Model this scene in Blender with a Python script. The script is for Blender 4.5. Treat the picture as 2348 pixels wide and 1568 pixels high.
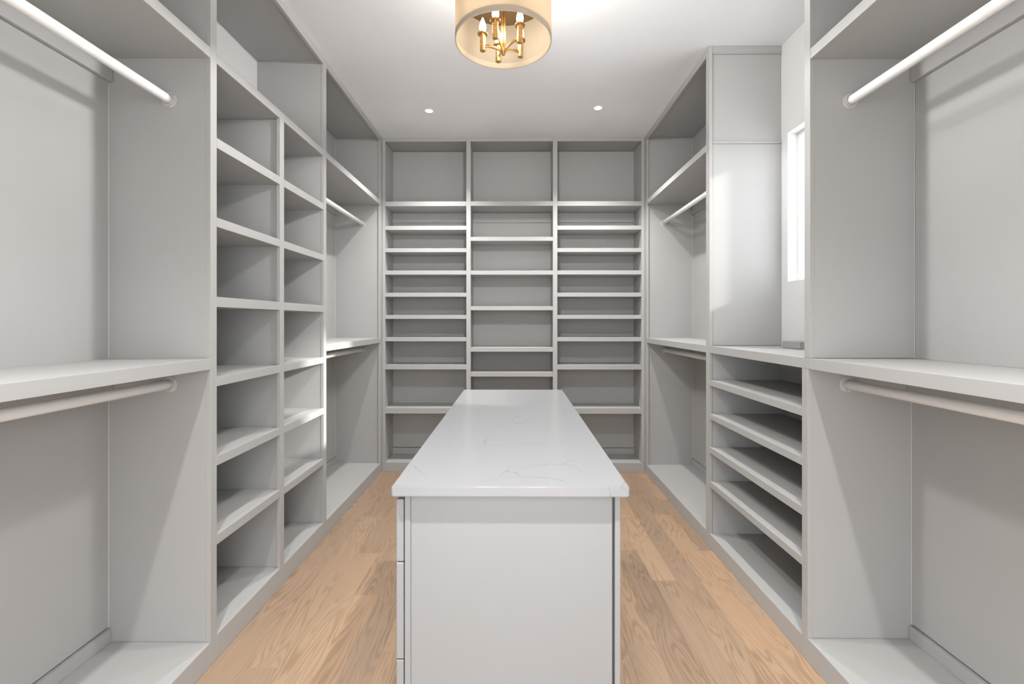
import bpy, bmesh, math, random
from mathutils import Vector
random.seed(7)
for o in list(bpy.data.objects): bpy.data.objects.remove(o)
scene = bpy.context.scene
COL = scene.collection
R = math.radians

# ------------------------------------------------------------------ camera
CAMH = 1.234
cam = bpy.data.cameras.new('camera'); cam.sensor_width = 36.0
cam.lens = 1057.0 / 2348.0 * 36.0
cam.shift_y = -47.0 / 2348.0
cam.clip_start = 0.02
camo = bpy.data.objects.new('camera', cam); COL.objects.link(camo)
camo.location = (0, 0, CAMH); camo.rotation_euler = (R(90), 0, math.atan(7.0 / 1057.0))
scene.camera = camo

# ------------------------------------------------------------------ world, sun, exposure
w = bpy.data.worlds.new('world'); scene.world = w; w.use_nodes = True
bg = w.node_tree.nodes['Background']
bg.inputs['Color'].default_value = (0.93, 0.96, 1.0, 1); bg.inputs['Strength'].default_value = 3.6
sun = bpy.data.lights.new('sun', 'SUN'); sun.energy = 4.0; sun.angle = R(3.0); sun.color = (1, 0.97, 0.92)
suno = bpy.data.objects.new('sun', sun); COL.objects.link(suno)
suno.location = (6, 0, 5)
suno.rotation_euler = Vector((-1, 0.246, -0.405)).to_track_quat('-Z', 'Y').to_euler()
vs = scene.view_settings
vs.view_transform = 'Standard'; vs.look = 'None'; vs.gamma = 1.0; vs.use_curve_mapping = False
vs.exposure = 0.70
scene.cycles.max_bounces = 8; scene.cycles.diffuse_bounces = 5; scene.cycles.glossy_bounces = 3; scene.cycles.transmission_bounces = 4
scene.cycles.caustics_reflective = False; scene.cycles.caustics_refractive = False
LAMP_UP_W = 21.0      # watts of the fill light added above the drum shade
LAMP_W = 28.0         # watts of the drum light
LAMP_BULB = 24.0      # emission strength of each candle bulb
CAN_W = 17.0          # watts of each recessed downlight

# ------------------------------------------------------------------ materials
def nodes(name):
    m = bpy.data.materials.new(name); m.use_nodes = True
    nt = m.node_tree; return m, nt, nt.nodes['Principled BSDF']
def nd(nt, t, **kw):
    n = nt.nodes.new(t)
    for k, v in kw.items():
        if k in n.inputs: n.inputs[k].default_value = v
        else: setattr(n, k, v)
    return n
def math_n(nt, op, a, b=None):
    n = nt.nodes.new('ShaderNodeMath'); n.operation = op
    for i, v in enumerate((a, b)):
        if v is None: continue
        if isinstance(v, (int, float)): n.inputs[i].default_value = v
        else: nt.links.new(v, n.inputs[i])
    return n.outputs[0]
def ramp(nt, fac, stops):
    n = nt.nodes.new('ShaderNodeValToRGB'); e = n.color_ramp.elements
    while len(e) < len(stops): e.new(0.5)
    for el, (p, c) in zip(e, stops): el.position = p; el.color = tuple(c) + (1,) if len(c) == 3 else c
    nt.links.new(fac, n.inputs[0]); return n.outputs[0]
def paint(name, col, rough=0.42, var=0.015, bump=0.02):
    m, nt, b = nodes(name)
    tc = nd(nt, 'ShaderNodeTexCoord')
    n1 = nd(nt, 'ShaderNodeTexNoise', Scale=3.0, Detail=3.0)
    nt.links.new(tc.outputs['Object'], n1.inputs['Vector'])
    c = ramp(nt, n1.outputs['Fac'], [(0.3, [x * (1 - var) for x in col]), (0.7, [min(1, x * (1 + var)) for x in col])])
    nt.links.new(c, b.inputs['Base Color'])
    n2 = nd(nt, 'ShaderNodeTexNoise', Scale=220.0, Detail=2.0)
    nt.links.new(tc.outputs['Object'], n2.inputs['Vector'])
    bp = nd(nt, 'ShaderNodeBump', Strength=bump, Distance=0.002)
    nt.links.new(n2.outputs['Fac'], bp.inputs['Height']); nt.links.new(bp.outputs[0], b.inputs['Normal'])
    b.inputs['Roughness'].default_value = rough
    return m
def metal(name, col, rough):
    m, nt, b = nodes(name)
    tc = nd(nt, 'ShaderNodeTexCoord')
    n1 = nd(nt, 'ShaderNodeTexNoise', Scale=60.0, Detail=2.0); nt.links.new(tc.outputs['Object'], n1.inputs['Vector'])
    r_ = ramp(nt, n1.outputs['Fac'], [(0.3, [rough * .85] * 3), (0.7, [rough * 1.15] * 3)])
    nt.links.new(r_, b.inputs['Roughness'])
    b.inputs['Base Color'].default_value = (*col, 1); b.inputs['Metallic'].default_value = 1
    return m
M = {}
M['cab'] = paint('grey_cabinet_paint', (0.425, 0.422, 0.414), 0.6)
M['wall'] = paint('pale_wall_paint', (0.76, 0.76, 0.755), 0.6)
M['ceil'] = paint('white_ceiling_paint', (0.87, 0.88, 0.90), 0.8)
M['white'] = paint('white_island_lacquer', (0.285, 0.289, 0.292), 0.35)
M['rod'] = paint('white_rod_lacquer', (0.93, 0.927, 0.92), 0.28)
M['winwhite'] = paint('white_window_paint', (0.85, 0.85, 0.85), 0.4)
M['cup'] = paint('grey_plastic', (0.56, 0.555, 0.54), 0.3)
M['block'] = paint('grey_box_card', (0.36, 0.355, 0.345), 0.6)
M['caulk'] = paint('pale_caulk', (0.70, 0.695, 0.68), 0.5)
M['brass'] = metal('brushed_brass', (0.72, 0.47, 0.20), 0.28)
M['bronze'] = metal('dark_bronze', (0.34, 0.25, 0.15), 0.4)
M['steel'] = metal('screw_steel', (0.5, 0.5, 0.5), 0.35)
M['ext'] = paint('white_render', (0.8, 0.8, 0.79), 0.8)

def make_quartz():
    m, nt, b = nodes('white_veined_quartz')
    tc = nd(nt, 'ShaderNodeTexCoord')
    warp = nd(nt, 'ShaderNodeTexNoise', Scale=9.0, Detail=4.0); nt.links.new(tc.outputs['Object'], warp.inputs['Vector'])
    mx = nd(nt, 'ShaderNodeVectorMath', operation='SCALE'); nt.links.new(warp.outputs['Color'], mx.inputs[0]); mx.inputs['Scale'].default_value = 0.10
    ad = nd(nt, 'ShaderNodeVectorMath', operation='ADD'); nt.links.new(tc.outputs['Object'], ad.inputs[0]); nt.links.new(mx.outputs[0], ad.inputs[1])
    v = nd(nt, 'ShaderNodeTexVoronoi', feature='DISTANCE_TO_EDGE', Scale=3.6); nt.links.new(ad.outputs[0], v.inputs['Vector'])
    line = nd(nt, 'ShaderNodeMapRange'); nt.links.new(v.outputs['Distance'], line.inputs[0])
    line.inputs[1].default_value = 0.0; line.inputs[2].default_value = 0.010; line.inputs[3].default_value = 1; line.inputs[4].default_value = 0
    msk = nd(nt, 'ShaderNodeTexNoise', Scale=4.5, Detail=2.0)
    mp = nd(nt, 'ShaderNodeMapping'); mp.inputs['Location'].default_value = (3.1, 1.7, 0); nt.links.new(tc.outputs['Object'], mp.inputs[0]); nt.links.new(mp.outputs[0], msk.inputs['Vector'])
    mk = nd(nt, 'ShaderNodeMapRange'); nt.links.new(msk.outputs['Fac'], mk.inputs[0]); mk.inputs[1].default_value = 0.47; mk.inputs[2].default_value = 0.62
    fac = math_n(nt, 'MULTIPLY', math_n(nt, 'MULTIPLY', line.outputs[0], mk.outputs[0]), 0.42)
    mix = nd(nt, 'ShaderNodeMix', data_type='RGBA'); nt.links.new(fac, mix.inputs[0])
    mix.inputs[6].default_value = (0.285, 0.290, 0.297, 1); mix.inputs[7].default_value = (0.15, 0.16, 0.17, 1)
    nt.links.new(mix.outputs[2], b.inputs['Base Color'])
    b.inputs['Roughness'].default_value = 0.22
    return m
M['quartz'] = make_quartz()

def make_oak():
    m, nt, b = nodes('oak_plank')
    tc = nd(nt, 'ShaderNodeTexCoord'); oi = nd(nt, 'ShaderNodeObjectInfo')
    off = math_n(nt, 'MULTIPLY', oi.outputs['Random'], 57.0)
    cx = nd(nt, 'ShaderNodeCombineXYZ')
    for i in range(3): nt.links.new(off, cx.inputs[i])
    ad = nd(nt, 'ShaderNodeVectorMath', operation='ADD'); nt.links.new(tc.outputs['Object'], ad.inputs[0]); nt.links.new(cx.outputs[0], ad.inputs[1])
    def mapped(sx, sy):
        mp = nd(nt, 'ShaderNodeMapping'); mp.inputs['Scale'].default_value = (sx, sy, 1); nt.links.new(ad.outputs[0], mp.inputs[0]); return mp.outputs[0]
    n1 = nd(nt, 'ShaderNodeTexNoise', Scale=1.0, Detail=2.5, Roughness=0.42); nt.links.new(mapped(10, 1.2), n1.inputs['Vector'])
    rings = math_n(nt, 'SINE', math_n(nt, 'MULTIPLY', n1.outputs['Fac'], 115.0))
    rr = nd(nt, 'ShaderNodeMapRange'); nt.links.new(rings, rr.inputs[0]); rr.inputs[1].default_value = -0.2; rr.inputs[2].default_value = 1.0
    n2 = nd(nt, 'ShaderNodeTexNoise', Scale=1.0, Detail=4.0, Roughness=0.6); nt.links.new(mapped(160, 5), n2.inputs['Vector'])
    n3 = nd(nt, 'ShaderNodeTexNoise', Scale=1.0, Detail=2.0); nt.links.new(mapped(9, 1.2), n3.inputs['Vector'])
    # strength of the growth rings wanders along the plank
    n4 = nd(nt, 'ShaderNodeTexNoise', Scale=1.0, Detail=1.0); nt.links.new(mapped(6, 2.2), n4.inputs['Vector'])
    st = nd(nt, 'ShaderNodeMapRange'); nt.links.new(n4.outputs['Fac'], st.inputs[0]); st.inputs[1].default_value = 0.35; st.inputs[2].default_value = 0.65; st.inputs[3].default_value = 0.12; st.inputs[4].default_value = 0.52
    g = math_n(nt, 'MULTIPLY', rr.outputs[0], st.outputs[0])
    g = math_n(nt, 'ADD', g, math_n(nt, 'MULTIPLY', n2.outputs['Fac'], 0.38))
    g = math_n(nt, 'ADD', g, math_n(nt, 'MULTIPLY', n3.outputs['Fac'], 0.32))
    col = ramp(nt, g, [(0.20, (0.45, 0.315, 0.212)), (0.50, (0.39, 0.268, 0.177)), (0.95, (0.30, 0.198, 0.125))])
    # board to board tint
    t = ramp(nt, math_n(nt, 'FRACT', math_n(nt, 'MULTIPLY', oi.outputs['Random'], 13.7)), [(0.0, (0.80, 0.80, 0.82)), (0.5, (0.95, 0.95, 0.95)), (1.0, (1.08, 1.03, 0.98))])
    mix = nd(nt, 'ShaderNodeMix', data_type='RGBA', blend_type='MULTIPLY'); mix.inputs[0].default_value = 1
    nt.links.new(col, mix.inputs[6]); nt.links.new(t, mix.inputs[7])
    nt.links.new(mix.outputs[2], b.inputs['Base Color'])
    b.inputs['Roughness'].default_value = 0.42
    bp = nd(nt, 'ShaderNodeBump', Strength=0.08, Distance=0.001); nt.links.new(g, bp.inputs['Height']); nt.links.new(bp.outputs[0], b.inputs['Normal'])
    return m
M['oak'] = make_oak()
M['sub'] = paint('dark_subfloor', (0.22, 0.145, 0.09), 0.8)

def make_shade(name, col, trans):
    m, nt, b = nodes(name); nt.nodes.remove(b)
    out = nt.nodes['Material Output']
    tc = nd(nt, 'ShaderNodeTexCoord')
    wv = nd(nt, 'ShaderNodeTexNoise', Scale=350.0, Detail=1.0); nt.links.new(tc.outputs['Object'], wv.inputs['Vector'])
    c = ramp(nt, wv.outputs['Fac'], [(0.3, [x * .94 for x in col]), (0.7, col)])
    d = nd(nt, 'ShaderNodeBsdfDiffuse'); t = nd(nt, 'ShaderNodeBsdfTranslucent'); mx = nd(nt, 'ShaderNodeMixShader')
    mx.inputs[0].default_value = trans
    nt.links.new(c, d.inputs[0]); nt.links.new(c, t.inputs[0])
    nt.links.new(d.outputs[0], mx.inputs[1]); nt.links.new(t.outputs[0], mx.inputs[2]); nt.links.new(mx.outputs[0], out.inputs[0])
    return m
M['shade'] = make_shade('cream_linen_shade', (0.74, 0.66, 0.55), 0.72)
M['hem'] = make_shade('cream_hem', (0.88, 0.79, 0.67), 0.62)
def emit(name, col, s):
    m, nt, b = nodes(name)
    tc = nd(nt, 'ShaderNodeTexCoord')
    n = nd(nt, 'ShaderNodeTexNoise', Scale=30.0); nt.links.new(tc.outputs['Object'], n.inputs['Vector'])
    c = ramp(nt, n.outputs['Fac'], [(0.2, [x * .97 for x in col]), (0.8, col)])
    nt.links.new(c, b.inputs['Emission Color']); b.inputs['Emission Strength'].default_value = s
    b.inputs['Base Color'].default_value = (0.9, 0.9, 0.9, 1)
    return m
M['bulb'] = emit('lit_candle_bulb', (1.0, 0.90, 0.76), LAMP_BULB)
M['led'] = emit('lit_downlight_lens', (1.0, 0.97, 0.93), 12.0)
def make_glass():
    m, nt, b = nodes('window_glass'); nt.nodes.remove(b)
    g = nd(nt, 'ShaderNodeBsdfGlossy', Roughness=0.02); t = nd(nt, 'ShaderNodeBsdfTransparent'); fr = nd(nt, 'ShaderNodeFresnel', IOR=1.3)
    tc = nd(nt, 'ShaderNodeTexCoord'); n = nd(nt, 'ShaderNodeTexNoise', Scale=4.0); nt.links.new(tc.outputs['Object'], n.inputs['Vector'])
    c = ramp(nt, n.outputs['Fac'], [(0.2, (0.94, 0.95, 0.95)), (0.8, (0.96, 0.97, 0.97))]); nt.links.new(c, t.inputs[0])
    mx = nd(nt, 'ShaderNodeMixShader'); sc = math_n(nt, 'MULTIPLY', fr.outputs[0], 0.4); nt.links.new(sc, mx.inputs[0])
    nt.links.new(t.outputs[0], mx.inputs[1]); nt.links.new(g.outputs[0], mx.inputs[2]); nt.links.new(mx.outputs[0], nt.nodes['Material Output'].inputs[0])
    return m
M['glass'] = make_glass()

# ------------------------------------------------------------------ builders
def wloc(o):
    v = Vector(o.location)
    while o.parent: o = o.parent; v += o.location
    return v
def link(name, me, mat, parent=None, loc=(0, 0, 0)):
    if mat: me.materials.append(M[mat])
    o = bpy.data.objects.new(name, me); COL.objects.link(o)
    o.parent = parent
    o.location = Vector(loc) - (wloc(parent) if parent else Vector())
    return o
def bm_box(bm, x0, x1, y0, y1, z0, z1):
    vs_ = [bm.verts.new((x, y, z)) for z in (z0, z1) for y in (y0, y1) for x in (x0, x1)]
    for f in ((0, 2, 3, 1), (4, 5, 7, 6), (0, 1, 5, 4), (1, 3, 7, 5), (3, 2, 6, 7), (2, 0, 4, 6)):
        bm.faces.new([vs_[i] for i in f])
def box(name, x0, x1, y0, y1, z0, z1, mat, parent=None, bev=0.0008):
    x0, x1 = min(x0, x1), max(x0, x1)
    c = ((x0 + x1) / 2, (y0 + y1) / 2, (z0 + z1) / 2)
    bm = bmesh.new(); bm_box(bm, x0 - c[0], x1 - c[0], y0 - c[1], y1 - c[1], z0 - c[2], z1 - c[2])
    if bev: bmesh.ops.bevel(bm, geom=bm.edges[:], offset=bev, segments=1, affect='EDGES')
    bmesh.ops.recalc_face_normals(bm, faces=bm.faces[:])
    me = bpy.data.meshes.new(name); bm.to_mesh(me); bm.free()
    return link(name, me, mat, parent, c)
def multibox(name, boxes, mat, parent=None):
    bm = bmesh.new()
    for b in boxes: bm_box(bm, *b)
    bmesh.ops.recalc_face_normals(bm, faces=bm.faces[:])
    me = bpy.data.meshes.new(name); bm.to_mesh(me); bm.free()
    return link(name, me, mat, parent)
def smooth(me, ang=35):
    for p in me.polygons: p.use_smooth = True
    try: me.set_sharp_from_angle(angle=R(ang))
    except Exception: pass
def lathe(name, prof, mat, parent, loc, axis='Z', n=32, close=False):
    """prof: list of (radius, height); revolved about the axis."""
    bm = bmesh.new(); rings = []
    for (r_, z) in prof:
        if r_ < 1e-6: rings.append([bm.verts.new((0, 0, z))])
        else: rings.append([bm.verts.new((r_ * math.cos(2 * math.pi * k / n), r_ * math.sin(2 * math.pi * k / n), z)) for k in range(n)])
    pairs = list(zip(rings, rings[1:])) + ([(rings[-1], rings[0])] if close else [])
    for a, b in pairs:
        for k in range(n):
            k2 = (k + 1) % n
            if len(a) == 1 and len(b) == 1: continue
            if len(a) == 1: bm.faces.new((a[0], b[k2], b[k]))
            elif len(b) == 1: bm.faces.new((a[k], a[k2], b[0]))
            else: bm.faces.new((a[k], a[k2], b[k2], b[k]))
    if axis == 'Y':
        for v in bm.verts: v.co = Vector((v.co.x, v.co.z, v.co.y))
    bmesh.ops.recalc_face_normals(bm, faces=bm.faces[:])
    me = bpy.data.meshes.new(name); bm.to_mesh(me); bm.free(); smooth(me)
    return link(name, me, mat, parent, loc)
def sweep(name, pts, w_, t_, mat, parent, loc=(0, 0, 0), n=10):
    """elliptic bar along a polyline in a vertical plane (w_ sideways, t_ in the plane)."""
    bm = bmesh.new(); pts = [Vector(p) for p in pts]; rings = []
    for i, p in enumerate(pts):
        d = (pts[min(i + 1, len(pts) - 1)] - pts[max(i - 1, 0)]).normalized()
        side = d.cross(Vector((0, 0, 1)))
        side = side.normalized() if side.length > 1e-5 else Vector((1, 0, 0))
        up = side.cross(d).normalized()
        rings.append([bm.verts.new(p + side * w_ * math.cos(2 * math.pi * k / n) + up * t_ * math.sin(2 * math.pi * k / n)) for k in range(n)])
    for a, b in zip(rings, rings[1:]):
        for k in range(n): bm.faces.new((a[k], a[(k + 1) % n], b[(k + 1) % n], b[k]))
    bm.faces.new(rings[0]); bm.faces.new(rings[-1])
    bmesh.ops.recalc_face_normals(bm, faces=bm.faces[:])
    me = bpy.data.meshes.new(name); bm.to_mesh(me); bm.free(); smooth(me, 50)
    return link(name, me, mat, parent, loc)
def tag(o, label, cat, group=None):
    o['label'] = label; o['category'] = cat
    if group: o['group'] = group
    return o
def thing(name, loc, label, cat, group=None):
    o = bpy.data.objects.new(name, None); COL.objects.link(o); o.location = loc; o.empty_display_size = 0.1
    return tag(o, label, cat, group)
def struct(o):
    o['kind'] = 'structure'; return o

# ------------------------------------------------------------------ key planes
XLF, XLB, XLW = -1.090, -1.458, -1.472      # left: face, back panel, wall
XRF, XRB, XRW = 1.061, 1.436, 1.456         # right: face, back panel, wall
YBF, YBB, YBW = 3.780, 4.030, 4.046         # back: face, back panel, wall
YF = -0.30                                  # front wall, behind the camera
YN = -0.12                                  # near end of the side units
H = 2.74
FT = 0.0165                                 # face frame thickness
TOPS = (2.178, 2.214); MID = (1.063, 1.101); BASE = 0.086; FAS = 2.700

# ------------------------------------------------------------------ the setting
floor = struct(multibox('floor', [(XLW - .1, XRW + .1, YF - 1.2, YBW + .1, -0.12, -0.016)], 'sub'))
PW, SEAM = 0.115, 0.768
joints = {  # plank row (index from the seam at x = 0.768) -> joints along y that the photograph shows
    0: [0.95, 1.985, 2.673, 3.45], 1: [1.741, 2.95], 2: [1.35, 1.924, 2.214, 2.49, 3.2], -1: [1.25, 2.2, 3.07], -2: [1.12, 1.861, 2.49, 3.3],
    -15: [1.637, 2.9], -14: [1.0, 2.452, 3.5], -13: [0.75, 2.077, 3.1], -12: [1.35, 2.7], -11: [1.72, 2.35], -16: [1.2, 2.35, 3.3]}
def plank(x0, x1, y0, y1):
    g = 0.00012; x0 += g; x1 -= g; y0 += g; y1 -= g
    c = ((x0 + x1) / 2, (y0 + y1) / 2, -0.008); a, b, hh, ch = (x1 - x0) / 2, (y1 - y0) / 2, 0.008, 0.0003
    v = [(-a, -b, -hh), (a, -b, -hh), (a, b, -hh), (-a, b, -hh), (-a, -b, hh - ch), (a, -b, hh - ch), (a, b, hh - ch), (-a, b, hh - ch),
         (-a + ch, -b + ch, hh), (a - ch, -b + ch, hh), (a - ch, b - ch, hh), (-a + ch, b - ch, hh)]
    f = [(3, 2, 1, 0), (0, 1, 5, 4), (1, 2, 6, 5), (2, 3, 7, 6), (3, 0, 4, 7), (4, 5, 9, 8), (5, 6, 10, 9), (6, 7, 11, 10), (7, 4, 8, 11), (8, 9, 10, 11)]
    me = bpy.data.meshes.new('plank'); me.from_pydata(v, [], f)
    return link('plank', me, 'oak', floor, c)
k0 = math.floor((XLW - SEAM) / PW); k1 = math.ceil((XRW - SEAM) / PW)
for k in range(k0, k1):
    x0 = max(XLW, SEAM + k * PW); x1 = min(XRW, SEAM + (k + 1) * PW)
    js = joints.get(k)
    if js is None:
        js = []; y = random.uniform(0.2, 1.0)
        while y < 3.8: js.append(y); y += random.uniform(0.7, 1.4)
    ys = [YF - 0.9] + js + [YBW]
    if js and js[0] > 0.6: ys.insert(1, js[0] - 0.75)
    for a, b in zip(ys, ys[1:]): plank(x0, x1, a, b)
struct(multibox('ceiling', [(XLW - .1, XRW + .1, YF - .1, YBW + .1, H, H + 0.1)], 'ceil'))
struct(multibox('wall_left', [(XLW - .12, XLW, YF - .12, YBW + .1, -0.016, H)], 'wall'))
struct(multibox('wall_back', [(XLW, XRW, YBW, YBW + .1, -0.016, H)], 'wall'))
WY0, WY1, WZ0, WZ1 = 1.715, 2.472, 1.442, 2.242
struct(multibox('wall_right', [(XRW, XRW + .16, YF - .12, WY0, -0.016, H), (XRW, XRW + .16, WY1, YBW + .1, -0.016, H),
                               (XRW, XRW + .16, WY0, WY1, -0.016, WZ0), (XRW, XRW + .16, WY0, WY1, WZ1, H)], 'wall'))
DX0, DX1, DZ = -0.52, 0.52, 2.10            # cased opening behind the camera
struct(multibox('wall_front', [(XLW, DX0, YF - .12, YF, -0.016, H), (DX1, XRW, YF - .12, YF, -0.016, H), (DX0, DX1, YF - .12, YF, DZ, H)], 'wall'))
tr = struct(box('trim_1', DX0 - .07, DX0, YF, YF + .015, 0, DZ + .07, 'winwhite'))
struct(box('trim_2', DX1, DX1 + .07, YF, YF + .015, 0, DZ + .07, 'winwhite'))
struct(box('trim_3', DX0, DX1, YF, YF + .015, DZ, DZ + .07, 'winwhite'))
# window in the right wall: lined reveal, frame, sash, glass
win = bpy.data.objects.new('window_1', None); COL.objects.link(win); win.location = (XRW + .08, (WY0 + WY1) / 2, WZ0); struct(win)
for nm, b in (('jamb_lining', (XRW - .001, XRW + .159, WY1 - .004, WY1)), ('jamb_lining', (XRW - .001, XRW + .159, WY0, WY0 + .004))):
    box(nm, b[0], b[1], b[2], b[3], WZ0, WZ1, 'winwhite', win, 0)
box('head_lining', XRW - .001, XRW + .159, WY0 + .004, WY1 - .004, WZ1 - .004, WZ1, 'winwhite', win, 0)
box('window_sill', XRW - .001, XRW + .159, WY0 + .004, WY1 - .004, WZ0, WZ0 + .004, 'winwhite', win, 0)
FX0, FX1, FW = XRW + .05, XRW + .085, 0.022
ya, yb, za, zb = WY0 + .0045, WY1 - .0045, WZ0 + .0045, WZ1 - .0045
box('frame_stile', FX0, FX1, ya, ya + FW, za, zb, 'winwhite', win); box('frame_stile', FX0, FX1, yb - FW, yb, za, zb, 'winwhite', win)
box('frame_rail', FX0, FX1, ya + FW, yb - FW, za, za + FW, 'winwhite', win); box('frame_rail', FX0, FX1, ya + FW, yb - FW, zb - FW, zb, 'winwhite', win)
box('pane', FX0 + .014, FX0 + .020, ya + FW, yb - FW, za + FW, zb - FW, 'glass', win, 0)

# ------------------------------------------------------------------ built-in units
def shelf(unit, s, xf, xb, y0, y1, fy0, fy1, z0, z1, mat='cab', name='shelf'):
    """board between the panels (y0..y1) with a front edge between the stiles (fy0..fy1)."""
    b = box(name, xf + s * (FT + .0002), xb, y0, y1, z0, z1, mat, unit)
    box('front_edge', xf, xf + s * FT, fy0, fy1, z0 - .001, z1 + .0005, mat, b)
    return b
def hang_unit(name, label, s, xf, xb, xw, y0, y1, fy0, fy1, base=BASE, fas=FAS, low=0.0):
    """double hanging bay: s = outward sign."""
    u = thing(name, ((xf + xb) / 2, (y0 + y1) / 2, 0), label, 'closet unit')
    e = .0006
    bp0 = base + .054
    yl, fl = y1 + low, fy1 + low            # far end below the middle shelf
    if low:
        box('back_panel', xb, xw - s * .0008, y0 + e, yl - e, bp0, MID[1], 'cab', u, 0.0004)
        box('back_panel', xb, xw - s * .0008, y0 + e, y1 - e, MID[1] + .0002, 2.719, 'cab', u, 0.0004)
    else:
        box('back_panel', xb, xw - s * .0008, y0 + e, y1 - e, bp0, 2.719, 'cab', u, 0.0004)
    box('base_cleat', xb - s * .010, xw - s * .0008, y0 + e, yl - e, base, bp0 - .007, 'cab', u)
    box('base_panel', xf + s * FT, xw - s * .0008, y0 + e, yl - e, base - .019, base - .0004, 'cab', u)
    box('kickboard', xf, xf + s * FT, fy0 + e, fl - e, 0.0006, base, 'cab', u)
    shelf(u, s, xf, xb - s * .0005, y0 + e, yl - e, fy0 + e, fl - e, *MID)
    shelf(u, s, xf, xb - s * .0005, y0 + e, y1 - e, fy0 + e, fy1 - e, *TOPS)
    box('cleat', xb - s * .017, xb - s * .0005, y0 + e, y1 - e, TOPS[0] - .086, TOPS[0] - .0015, 'cab', u, 0.0015)
    box('cleat', xb - s * .017, xb - s * .0005, y0 + e, yl - e, MID[0] - .086, MID[0] - .0015, 'cab', u, 0.0015)
    box('top_panel', xf + s * FT, xw - s * .0008, y0 + e, y1 - e, 2.720, 2.738, 'cab', u)
    box('fascia', xf, xf + s * FT, fy0 + e, fy1 - e, fas, 2.7392, 'cab', u)
    return u
def bead(u, x, y, z0, z1, s, t):
    """thin caulk line in an inside corner, running upright."""
    box('caulk_bead', x - s * .0016, x, y, y + t * .0016, z0, z1, 'caulk', u, 0)

# left, near bay
A0, A1 = 1.643, 1.678       # divider between near bay and cubbies
B0, B1 = 2.131, 2.169       # cubby divider
C0, C1 = 2.619, 2.656       # divider between cubbies and far bay
E0, E1 = 3.722, 3.7795      # corner end
uLN = hang_unit('hanging_unit', 'pale grey double hanging bay nearest the viewer on the left wall', -1, XLF, XLB, XLW, YN + .02, A0 + .001, YN + .036, A0, BASE)
uLF = hang_unit('hanging_unit', 'pale grey double hanging bay in the far left corner beside the cubbies', -1, XLF, XLB, XLW, C1 - .001, E0 + .012, C1, E0, BASE)
uRN = hang_unit('hanging_unit', 'pale grey double hanging bay nearest the viewer on the right wall', 1, XRF, XRB, XRW, YN + .02, 1.6645, YN + .036, 1.664, BASE, FAS, 0.0135)
uRF = hang_unit('hanging_unit', 'pale grey double hanging bay in the far right corner beyond the tall panel', 1, XRF, XRB, XRW, 2.568, E0 + .012, 2.5695, E0, 0.078)
def end_panel(u, s, xf, xw, y0, y1, z0, sy0, sy1):
    p = box('side_panel', xf + s * (FT + .0003), xw - s * .0008, y0, y1, 0.0006, 2.7392, 'cab', u)
    box('stile', xf, xf + s * FT, sy0, sy1, 0.0006, 2.7392, 'cab', p)
end_panel(uLN, -1, XLF, XLW, YN, YN + .019, BASE, YN, YN + .036)
end_panel(uRN, 1, XRF, XRW, YN, YN + .019, BASE, YN, YN + .036)
end_panel(uLF, -1, XLF, XLW, E0 + .0125, E1, BASE, E0 + .0003, E1)
end_panel(uRF, 1, XRF, XRW, E0 + .0125, E1, 0.078, E0 + .0003, E1)

# left cubbies
uC = thing('cubby_unit', ((XLF + XLB) / 2, (A0 + C1) / 2, 0), 'pale grey two-column cubby shelving between the left hanging bays', 'closet unit')
def divider(u, s, xf, xw, p0, p1, f0, f1, z0, z1, name='divider_panel', zs0=None):
    p = box(name, xf + s * (FT + .0003), xw - s * .0008, p0, p1, z0, z1, 'cab', u)
    box('stile', xf, xf + s * FT, f0, f1, z0 if zs0 is None else zs0, z1, 'cab', p)
    return p
divider(uC, -1, XLF, XLW, A0 + .0018, A1 - .0012, A0, A1, 0.0006, 2.7392)
divider(uC, -1, XLF, XLW, C0 + .0015, C1 - .0018, C0, C1, 0.0006, 2.7392)
cub = [(1.870, 1.905), (1.581, 1.614), (1.288, 1.324), (0.998, 1.031), (0.708, 0.741), (0.419, 0.454)]
CB = 0.090
divider(uC, -1, XLF, XLB, B0 + .010, B1 - .009, B0, B1, CB, 2.1765)
for (z0, z1) in cub:
    shelf(uC, -1, XLF, XLB + .0005, A1 - .001, B0 + .0095, A1 + .0004, B0 - .0004, z0, z1)
    shelf(uC, -1, XLF, XLB + .0005, B1 - .0085, C0 + .001, B1 + .0004, C0 - .0004, z0, z1)
shelf(uC, -1, XLF, XLB + .0005, A1 - .001, C0 + .001, A1 + .0004, C0 - .0004, 2.1775, 2.213)
box('base_panel', XLF - FT, XLW + .0008, A1 - .001, C0 + .001, CB - .019, CB - .0004, 'cab', uC)
box('kickboard', XLF, XLF - FT, A1 + .0006, C0 - .0006, 0.0006, CB, 'cab', uC)
box('back_panel', XLB, XLW + .0008, A1 - .001, C0 + .001, CB, 2.2128, 'cab', uC, 0.0004)
box('top_panel', XLF - FT, XLW + .0008, A1 - .001, C0 + .001, 2.720, 2.738, 'cab', uC)
box('fascia', XLF, XLF - FT, A1 + .0006, C0 - .0006, FAS, 2.7392, 'cab', uC)

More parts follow.
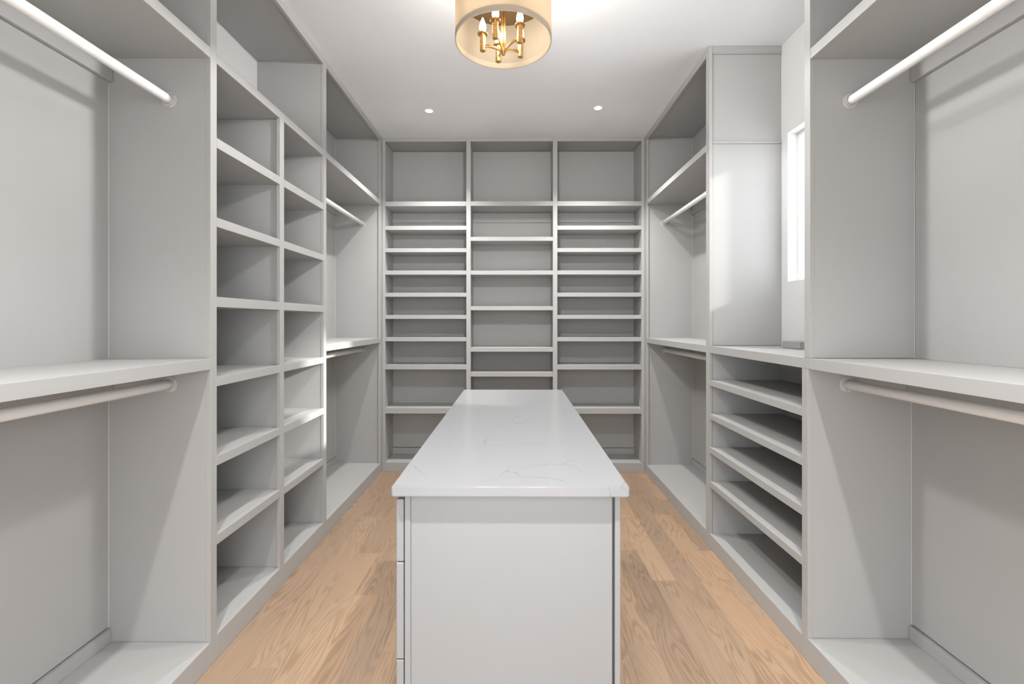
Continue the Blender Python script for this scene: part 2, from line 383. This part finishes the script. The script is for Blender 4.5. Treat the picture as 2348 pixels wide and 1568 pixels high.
# right: shoe shelves below a counter, tall end panel beyond, window above
uS = thing('shoe_shelf_unit', ((XRF + XRB) / 2, 2.1, 0), 'low pale grey shoe shelf cabinet under the window on the right', 'closet unit')
SN0, SN1 = 1.678, 1.7125    # near side below the counter
UN0, UN1 = 1.6655, 1.698    # near side above the counter
T0, T1 = 2.524, 2.569       # far side
SB = 0.078
divider(uS, 1, XRF, XRW, SN0 + .0015, SN1 - .006, SN0, SN1, 0.0006, 1.0622)
box('side_panel', XRF + FT + .0003, XRW - .0008, T0 - .0042, T0 - .0006, 0.0006, 1.0622, 'cab', uS, 0)
shoe = [(0.886, 0.915), (0.703, 0.732), (0.519, 0.550), (0.334, 0.364)]
for (z0, z1) in shoe:
    shelf(uS, 1, XRF, XRB + .015, SN1 - .0055, T0 - .0044, SN1 + .0004, T0 - .0004, z0, z1)
box('base_panel', XRF + FT, XRW - .0008, SN1 - .0055, T0 - .0044, SB - .019, SB - .0004, 'cab', uS)
box('kickboard', XRF, XRF + FT, SN1 + .0006, T0 - .0006, 0.0006, SB, 'cab', uS)
box('back_panel', XRB + .0155, XRW - .0008, SN1 - .0055, T0 - .0044, SB, 1.0622, 'cab', uS, 0)
box('cleat', XRB - .002, XRB + .015, SN1 - .005, T0 - .0044, 0.985, 1.0618, 'cab', uS)
ct = box('counter_board', XRF + FT + .0002, XRW - .0008, SN0 + .001, T0 - .0006, MID[0], MID[1], 'cab')
tag(ct, 'pale grey counter board below the window carrying a small grey box', 'counter')
box('front_edge', XRF, XRF + FT, SN0, T0 - .0006, MID[0] - .0005, MID[1] + .0005, 'cab', ct)
# upright panels above the counter belong to the hanging bays they close
divider(uRN, 1, XRF, XRW, UN0 + .0004, UN1 - .003, UN0, UN1, MID[1] + .0012, 2.7392, 'side_panel')
tall = divider(uRF, 1, XRF, XRW, T0 + .0085, T1 - .003, T0, T1, 0.0006, 2.7392, 'side_panel')
box('cladding_board', XRF + FT + .0004, XRW - .0008, T0 + .0055, T0 + .0083, MID[1] + .0012, 2.2055, 'cab', tall, 0.0012)
box('ledge_bead', XRF + FT + .0004, XRW - .0008, T0 + .0003, T0 + .0083, 2.2058, 2.2200, 'cab', tall, 0.002)
box('crown_board', XRF + FT + .0004, XRW - .0008, T0 + .0022, T0 + .0083, 2.7030, 2.7392, 'cab', tall, 0.0015)
box('crown_bead', XRF + FT + .0004, XRW - .0008, T0 + .0002, T0 + .0083, 2.6960, 2.7027, 'cab', tall, 0.002)

# back shelves: three columns
uB = thing('shelf_unit', (-0.015, (YBF + YBB) / 2, 0), 'pale grey three-column shoe shelving filling the far wall', 'closet unit')
def pane_y(name, x0, x1, y0, y1, z0, z1, parent, bev=.0008): return box(name, x0, x1, y0, y1, z0, z1, 'cab', parent, bev)
BX = [(-1.0895, -1.067), (-0.400, -0.364), (0.310, 0.347), (1.035, 1.0605)]
BB = 0.077
for i, (a, b) in enumerate(BX):
    p0, p1 = (a, b - .002) if i == 0 else ((a + .002, b) if i == 3 else (a + .004, b - .004))
    p = pane_y('divider_panel' if i in (1, 2) else 'side_panel', p0, p1, YBF + FT + .0003, YBW - .0008, 0.0006, 2.7392, uB)
    pane_y('stile', a, b, YBF, YBF + FT, 0.0006, 2.7392, p)
outer = [(2.182, 2.219), (1.987, 2.019), (1.804, 1.835), (1.620, 1.652), (1.438, 1.470), (1.256, 1.287), (1.072, 1.105), (0.841, 0.877), (0.479, 0.523)]
inner = [(2.183, 2.220), (1.896, 1.928), (1.619, 1.651), (1.327, 1.359), (0.987, 1.021), (0.783, 0.818), (0.479, 0.523)]
for ci in range(3):
    fx0, fx1 = BX[ci][1], BX[ci + 1][0]
    x0 = fx0 - (.0015 if ci == 0 else .0035); x1 = fx1 + (.0015 if ci == 2 else .0035)
    for (z0, z1) in (inner if ci == 1 else outer):
        s_ = pane_y('shelf', x0, x1, YBF + FT + .0002, YBB - .0005, z0, z1, uB)
        pane_y('front_edge', fx0 + .0004, fx1 - .0004, YBF, YBF + FT, z0 - .001, z1 + .0005, s_)
    pane_y('back_panel', x0, x1, YBB, YBW - .0008, BB + .058, 2.719, uB, .0004)
    pane_y('base_cleat', x0, x1, YBB - .010, YBW - .0008, BB, BB + .052, uB)
    pane_y('cleat', x0, x1, YBB - .012, YBB - .0005, 2.096, 2.1805, uB, .0015)
    pane_y('base_panel', x0, x1, YBF + FT, YBW - .0008, BB - .019, BB - .0004, uB)
    pane_y('kickboard', fx0 + .0005, fx1 - .0005, YBF, YBF + FT, 0.0006, BB, uB)
    pane_y('top_panel', x0, x1, YBF + FT, YBW - .0008, 2.722, 2.738, uB)
    pane_y('fascia', fx0 + .0005, fx1 - .0005, YBF, YBF + FT, 2.711, 2.7392, uB)

# caulk lines in the inside corners of the hanging bays
for u, s, xb, yn, yf in ((uLN, -1, XLB, None, A0), (uRN, 1, XRB, None, UN0), (uLF, -1, XLB, None, E0 + .0125), (uRF, 1, XRB, None, E0 + .0125)):
    for z0, z1 in ((BASE + .054, MID[0] - .088), (MID[1] + .001, TOPS[0] - .088), (TOPS[1] + .001, 2.719)):
        yy = yf if not (u is uRN and z1 < MID[0]) else SN0
        bead(u, xb, yy + .0014 if u in (uLN, uRN) else yy, z0, z1, s, -1)

# ------------------------------------------------------------------ closet rods
def rod(label, x, z, y0, y1):
    g = 'closet rods'
    t = thing('closet_rod', (x, (y0 + y1) / 2, z), label, 'closet rod', g)
    lathe('rod', [(0, y0 + .006 - (y0 + y1) / 2), (.0155, y0 + .006 - (y0 + y1) / 2), (.0165, y0 + .0075 - (y0 + y1) / 2), (.0165, y1 - .0075 - (y0 + y1) / 2), (.0155, y1 - .006 - (y0 + y1) / 2), (0, y1 - .006 - (y0 + y1) / 2)], 'rod', t, (x, (y0 + y1) / 2, z), 'Y', 40)
    for yy, d in ((y1, -1), (y0, 1)):
        fl = lathe('flange', [(0, .0002 * d), (.0275, .0002 * d), (.0278, .0015 * d), (.0262, .0032 * d), (.0215, .0032 * d), (.0205, .0110 * d), (.0178, .0110 * d), (.0175, .0030 * d), (0, .0030 * d)], 'cup', t, (x, yy, z), 'Y', 40)
        for a in (50, 265):
            sx, sz = x + .0238 * math.cos(R(a)), z + .0238 * math.sin(R(a))
            lathe('screw', [(0, .0030 * d), (.0020, .0032 * d), (.0014, .0042 * d), (0, .0046 * d)], 'steel', fl, (sx, yy, sz), 'Y', 10)
XRL, XRR = -1.238, 1.203
rod('white closet rod in near left bay, upper of its two', XRL, 2.027, YN + .0195, A0 + .0014)
rod('white closet rod in near left bay, under the middle shelf', XRL, 1.008, YN + .0195, A0 + .0014)
rod('white closet rod in far left corner bay, upper of its two', XRL, 2.029, C1 - .0014, E0 + .0121)
rod('white closet rod in far left corner bay, under the middle shelf', XRL, 1.008, C1 - .0014, E0 + .0121)
rod('white closet rod in near right bay, upper of its two', XRR, 2.025, YN + .0195, UN0)
rod('white closet rod in near right bay, under the middle shelf', XRR, 1.006, YN + .0195, SN0 + .0011)
rod('white closet rod in far right corner bay, upper of its two', XRR, 2.036, T1 - .0026, E0 + .0121)
rod('white closet rod in far right corner bay, under the middle shelf', XRR, 1.005, T1 - .0026, E0 + .0121)

# ------------------------------------------------------------------ island
IX0, IX1, IY0, IY1 = -0.2930, 0.2703, 1.0903, 2.641
ITOP = 0.844; IBOT = 0.818
slab = box('countertop', IX0, IX1, IY0, IY1, IBOT, ITOP, 'quartz', None, 0)
bm = bmesh.new(); bm.from_mesh(slab.data); bmesh.ops.bevel(bm, geom=bm.edges[:], offset=.0028, segments=3, affect='EDGES'); bm.to_mesh(slab.data); bm.free()
smooth(slab.data, 40)
tag(slab, 'white quartz slab with thin grey veins on top of the island', 'countertop')
isl = thing('island_cabinet', ((IX0 + IX1) / 2, (IY0 + IY1) / 2, 0), 'white drawer island standing in the middle of the oak floor', 'cabinet')
FY = 1.1169                       # near end face
bx0, bx1 = -0.2681, 0.2551
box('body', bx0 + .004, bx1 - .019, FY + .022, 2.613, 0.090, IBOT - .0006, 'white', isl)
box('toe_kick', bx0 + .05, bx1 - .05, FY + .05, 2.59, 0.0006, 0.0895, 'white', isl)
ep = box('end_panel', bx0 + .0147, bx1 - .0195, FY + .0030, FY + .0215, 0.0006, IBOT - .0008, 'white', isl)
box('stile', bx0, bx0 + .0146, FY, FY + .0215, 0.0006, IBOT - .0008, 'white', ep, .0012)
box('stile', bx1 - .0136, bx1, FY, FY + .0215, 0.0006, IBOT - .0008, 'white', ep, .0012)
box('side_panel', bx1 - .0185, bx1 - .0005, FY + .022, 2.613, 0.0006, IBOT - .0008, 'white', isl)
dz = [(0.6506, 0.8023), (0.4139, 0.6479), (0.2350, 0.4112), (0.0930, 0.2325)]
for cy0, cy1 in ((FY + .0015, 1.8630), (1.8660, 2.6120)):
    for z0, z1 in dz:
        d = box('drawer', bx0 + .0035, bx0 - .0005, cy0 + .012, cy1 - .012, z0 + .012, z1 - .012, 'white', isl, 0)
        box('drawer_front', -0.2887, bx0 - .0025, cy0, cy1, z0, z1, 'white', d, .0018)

# ------------------------------------------------------------------ drum light
LX, LY = -0.046, 1.82
ZR = 2.336; RS = 0.189; ZT = 2.520
lamp = thing('drum_chandelier', (LX, LY, H), 'cream drum shade ceiling light with brass arms and candle bulbs over the island', 'ceiling light')
sh = lathe('shade', [(RS, ZR), (RS, 2.600), (RS - .0018, 2.600), (RS - .0018, ZR)], 'shade', lamp, (LX, LY, 0), 'Z', 96, close=True)
lathe('hem', [(RS + .0012, ZR - .001), (RS + .0012, ZR + .018), (RS + .0002, ZR + .018), (RS + .0002, ZR + .0004), (RS - .0020, ZR + .0004), (RS - .0020, ZR + .021), (RS - .0036, ZR + .021), (RS - .0036, ZR - .001)], 'hem', sh, (LX, LY, 0), 'Z', 96, close=True)
lathe('hem', [(RS + .0012, 2.583), (RS + .0012, 2.601), (RS - .0030, 2.601), (RS - .0030, 2.583)], 'hem', sh, (LX, LY, 0), 'Z', 96, close=True)
lathe('top_plate', [(0, ZT), (.1860, ZT), (.1866, ZT + .002), (.1860, ZT + .004), (0, ZT + .004)], 'bronze', lamp, (LX, LY, 0), 'Z', 64)
for a in (20, 140, 260):
    c_, s_ = math.cos(R(a)), math.sin(R(a))
    sweep('spider_wire', [(LX + .150 * c_, LY + .150 * s_, ZT + .0045), (LX + (RS - .0025) * c_, LY + (RS - .0025) * s_, ZT + .012)], .0016, .0016, 'brass', sh)
lathe('ceiling_canopy', [(0, 2.7395), (.065, 2.7395), (.065, 2.728), (.058, 2.718), (.014, 2.716), (.012, 2.708), (0, 2.708)], 'brass', lamp, (LX, LY, 0), 'Z', 48)
lathe('upper_stem', [(0, 2.710), (.008, 2.710), (.008, ZT + .004), (0, ZT + .004)], 'brass', lamp, (LX, LY, 0), 'Z', 20)
HZ = 2.290
for k in range(4):
    a = R(45 + 90 * k)
    lathe('stem_rod', [(0, HZ + .012), (.0044, HZ + .012), (.0044, ZT), (0, ZT)], 'brass', lamp, (LX + .0058 * math.cos(a), LY + .0058 * math.sin(a), 0), 'Z', 14)
lathe('hub', [(0, HZ - .004), (.0058, HZ - .004), (.0066, HZ - .002), (.0072, HZ + .012), (.0115, HZ + .018), (.0115, HZ + .024), (0, HZ + .024)], 'brass', lamp, (LX, LY, 0), 'Z', 24)
RC = 0.082; SZ = 2.303; SH = 0.066
for k in range(5):
    a = R(178 - 72 * k); dx, dy = math.cos(a), math.sin(a)
    cx_, cy_ = LX + RC * dx, LY + RC * dy
    ca = lathe('candle_sleeve', [(0, SZ), (.0100, SZ), (.0113, SZ + .0015), (.0113, SZ + SH), (0, SZ + SH)], 'brass', lamp, (cx_, cy_, 0), 'Z', 28)
    lathe('candle_cup', [(.0114, SZ + SH - .001), (.0200, SZ + SH), (.0206, SZ + SH + .002), (.0200, SZ + SH + .004), (.0, SZ + SH + .004)], 'brass', ca, (cx_, cy_, 0), 'Z', 28)
    zb_ = SZ + SH + .004
    lathe('bulb', [(0, zb_), (.0075, zb_), (.0080, zb_ + .006), (.0125, zb_ + .016), (.0136, zb_ + .024), (.0122, zb_ + .034), (.0085, zb_ + .046), (.0042, zb_ + .056), (.0012, zb_ + .063), (0, zb_ + .064)], 'bulb', ca, (cx_, cy_, 0), 'Z', 20)
    pts = []
    for i in range(9):
        t_ = i / 8.0; rr_ = .006 + (RC - .0105 - .006) * t_
        pts.append((LX + rr_ * dx, LY + rr_ * dy, HZ + .010 + (SZ + .020 - HZ - .010) * (1 - (1 - t_) ** 2.0)))
    sweep('arm', pts, .0038, .0058, 'brass', lamp)

l = bpy.data.lights.new('chandelier_lamp', 'SPOT'); l.energy = LAMP_W; l.spot_size = R(178); l.spot_blend = 0.10; l.shadow_soft_size = .05; l.color = (1, .99, .97)
lo = bpy.data.objects.new('chandelier_lamp', l); COL.objects.link(lo); lo.parent = lamp; lo.location = (0, 0, HZ - .025 - H)
l = bpy.data.lights.new('chandelier_top_fill', 'POINT'); l.energy = LAMP_UP_W; l.shadow_soft_size = .03; l.color = (1, .99, .97)  # added fill above the shade, brightens ceiling and top compartments
lo = bpy.data.objects.new('chandelier_top_fill', l); COL.objects.link(lo); lo.parent = lamp; lo.location = (.075, 0, 2.655 - H)


# ------------------------------------------------------------------ recessed downlights
def downlight(x, y, label, watts=CAN_W, cone=115):
    t = thing('recessed_downlight', (x, y, H), label, 'downlight', 'recessed downlights')
    lathe('trim_ring', [(.026, H - .0004), (.036, H - .0004), (.0355, H - .0018), (.028, H - .0030), (.026, H - .0024)], 'ceil', t, (x, y, 0), 'Z', 40, close=True)
    lathe('lens', [(0, H - .0012), (.0255, H - .0012), (.0255, H - .0004), (0, H - .0004)], 'led', t, (x, y, 0), 'Z', 32)
    l = bpy.data.lights.new('downlight_lamp', 'SPOT'); l.energy = watts * 4; l.spot_size = R(cone); l.spot_blend = 0.9; l.shadow_soft_size = .028; l.color = (1, .99, .97)
    lo = bpy.data.objects.new('downlight_lamp', l); COL.objects.link(lo); lo.parent = t; lo.location = (0, 0, -.034)
downlight(-0.615, 3.29, 'small lit downlight in the ceiling above the left of the far shelves')
downlight(0.585, 3.255, 'small lit downlight in the ceiling above the right of the far shelves')
downlight(-0.6, 0.37, 'lit downlight in the ceiling near the doorway, left of the island', 24.0, 105)
downlight(0.6, 0.37, 'lit downlight in the ceiling near the doorway, right of the island', 24.0, 105)

# ------------------------------------------------------------------ small box on the counter
sb = box('small_box', 1.352, 1.446, 2.197, 2.343, MID[1] + .0012, MID[1] + .0352, 'block', None, .0012)
tag(sb, 'small flat grey box lying on the counter below the window', 'box')
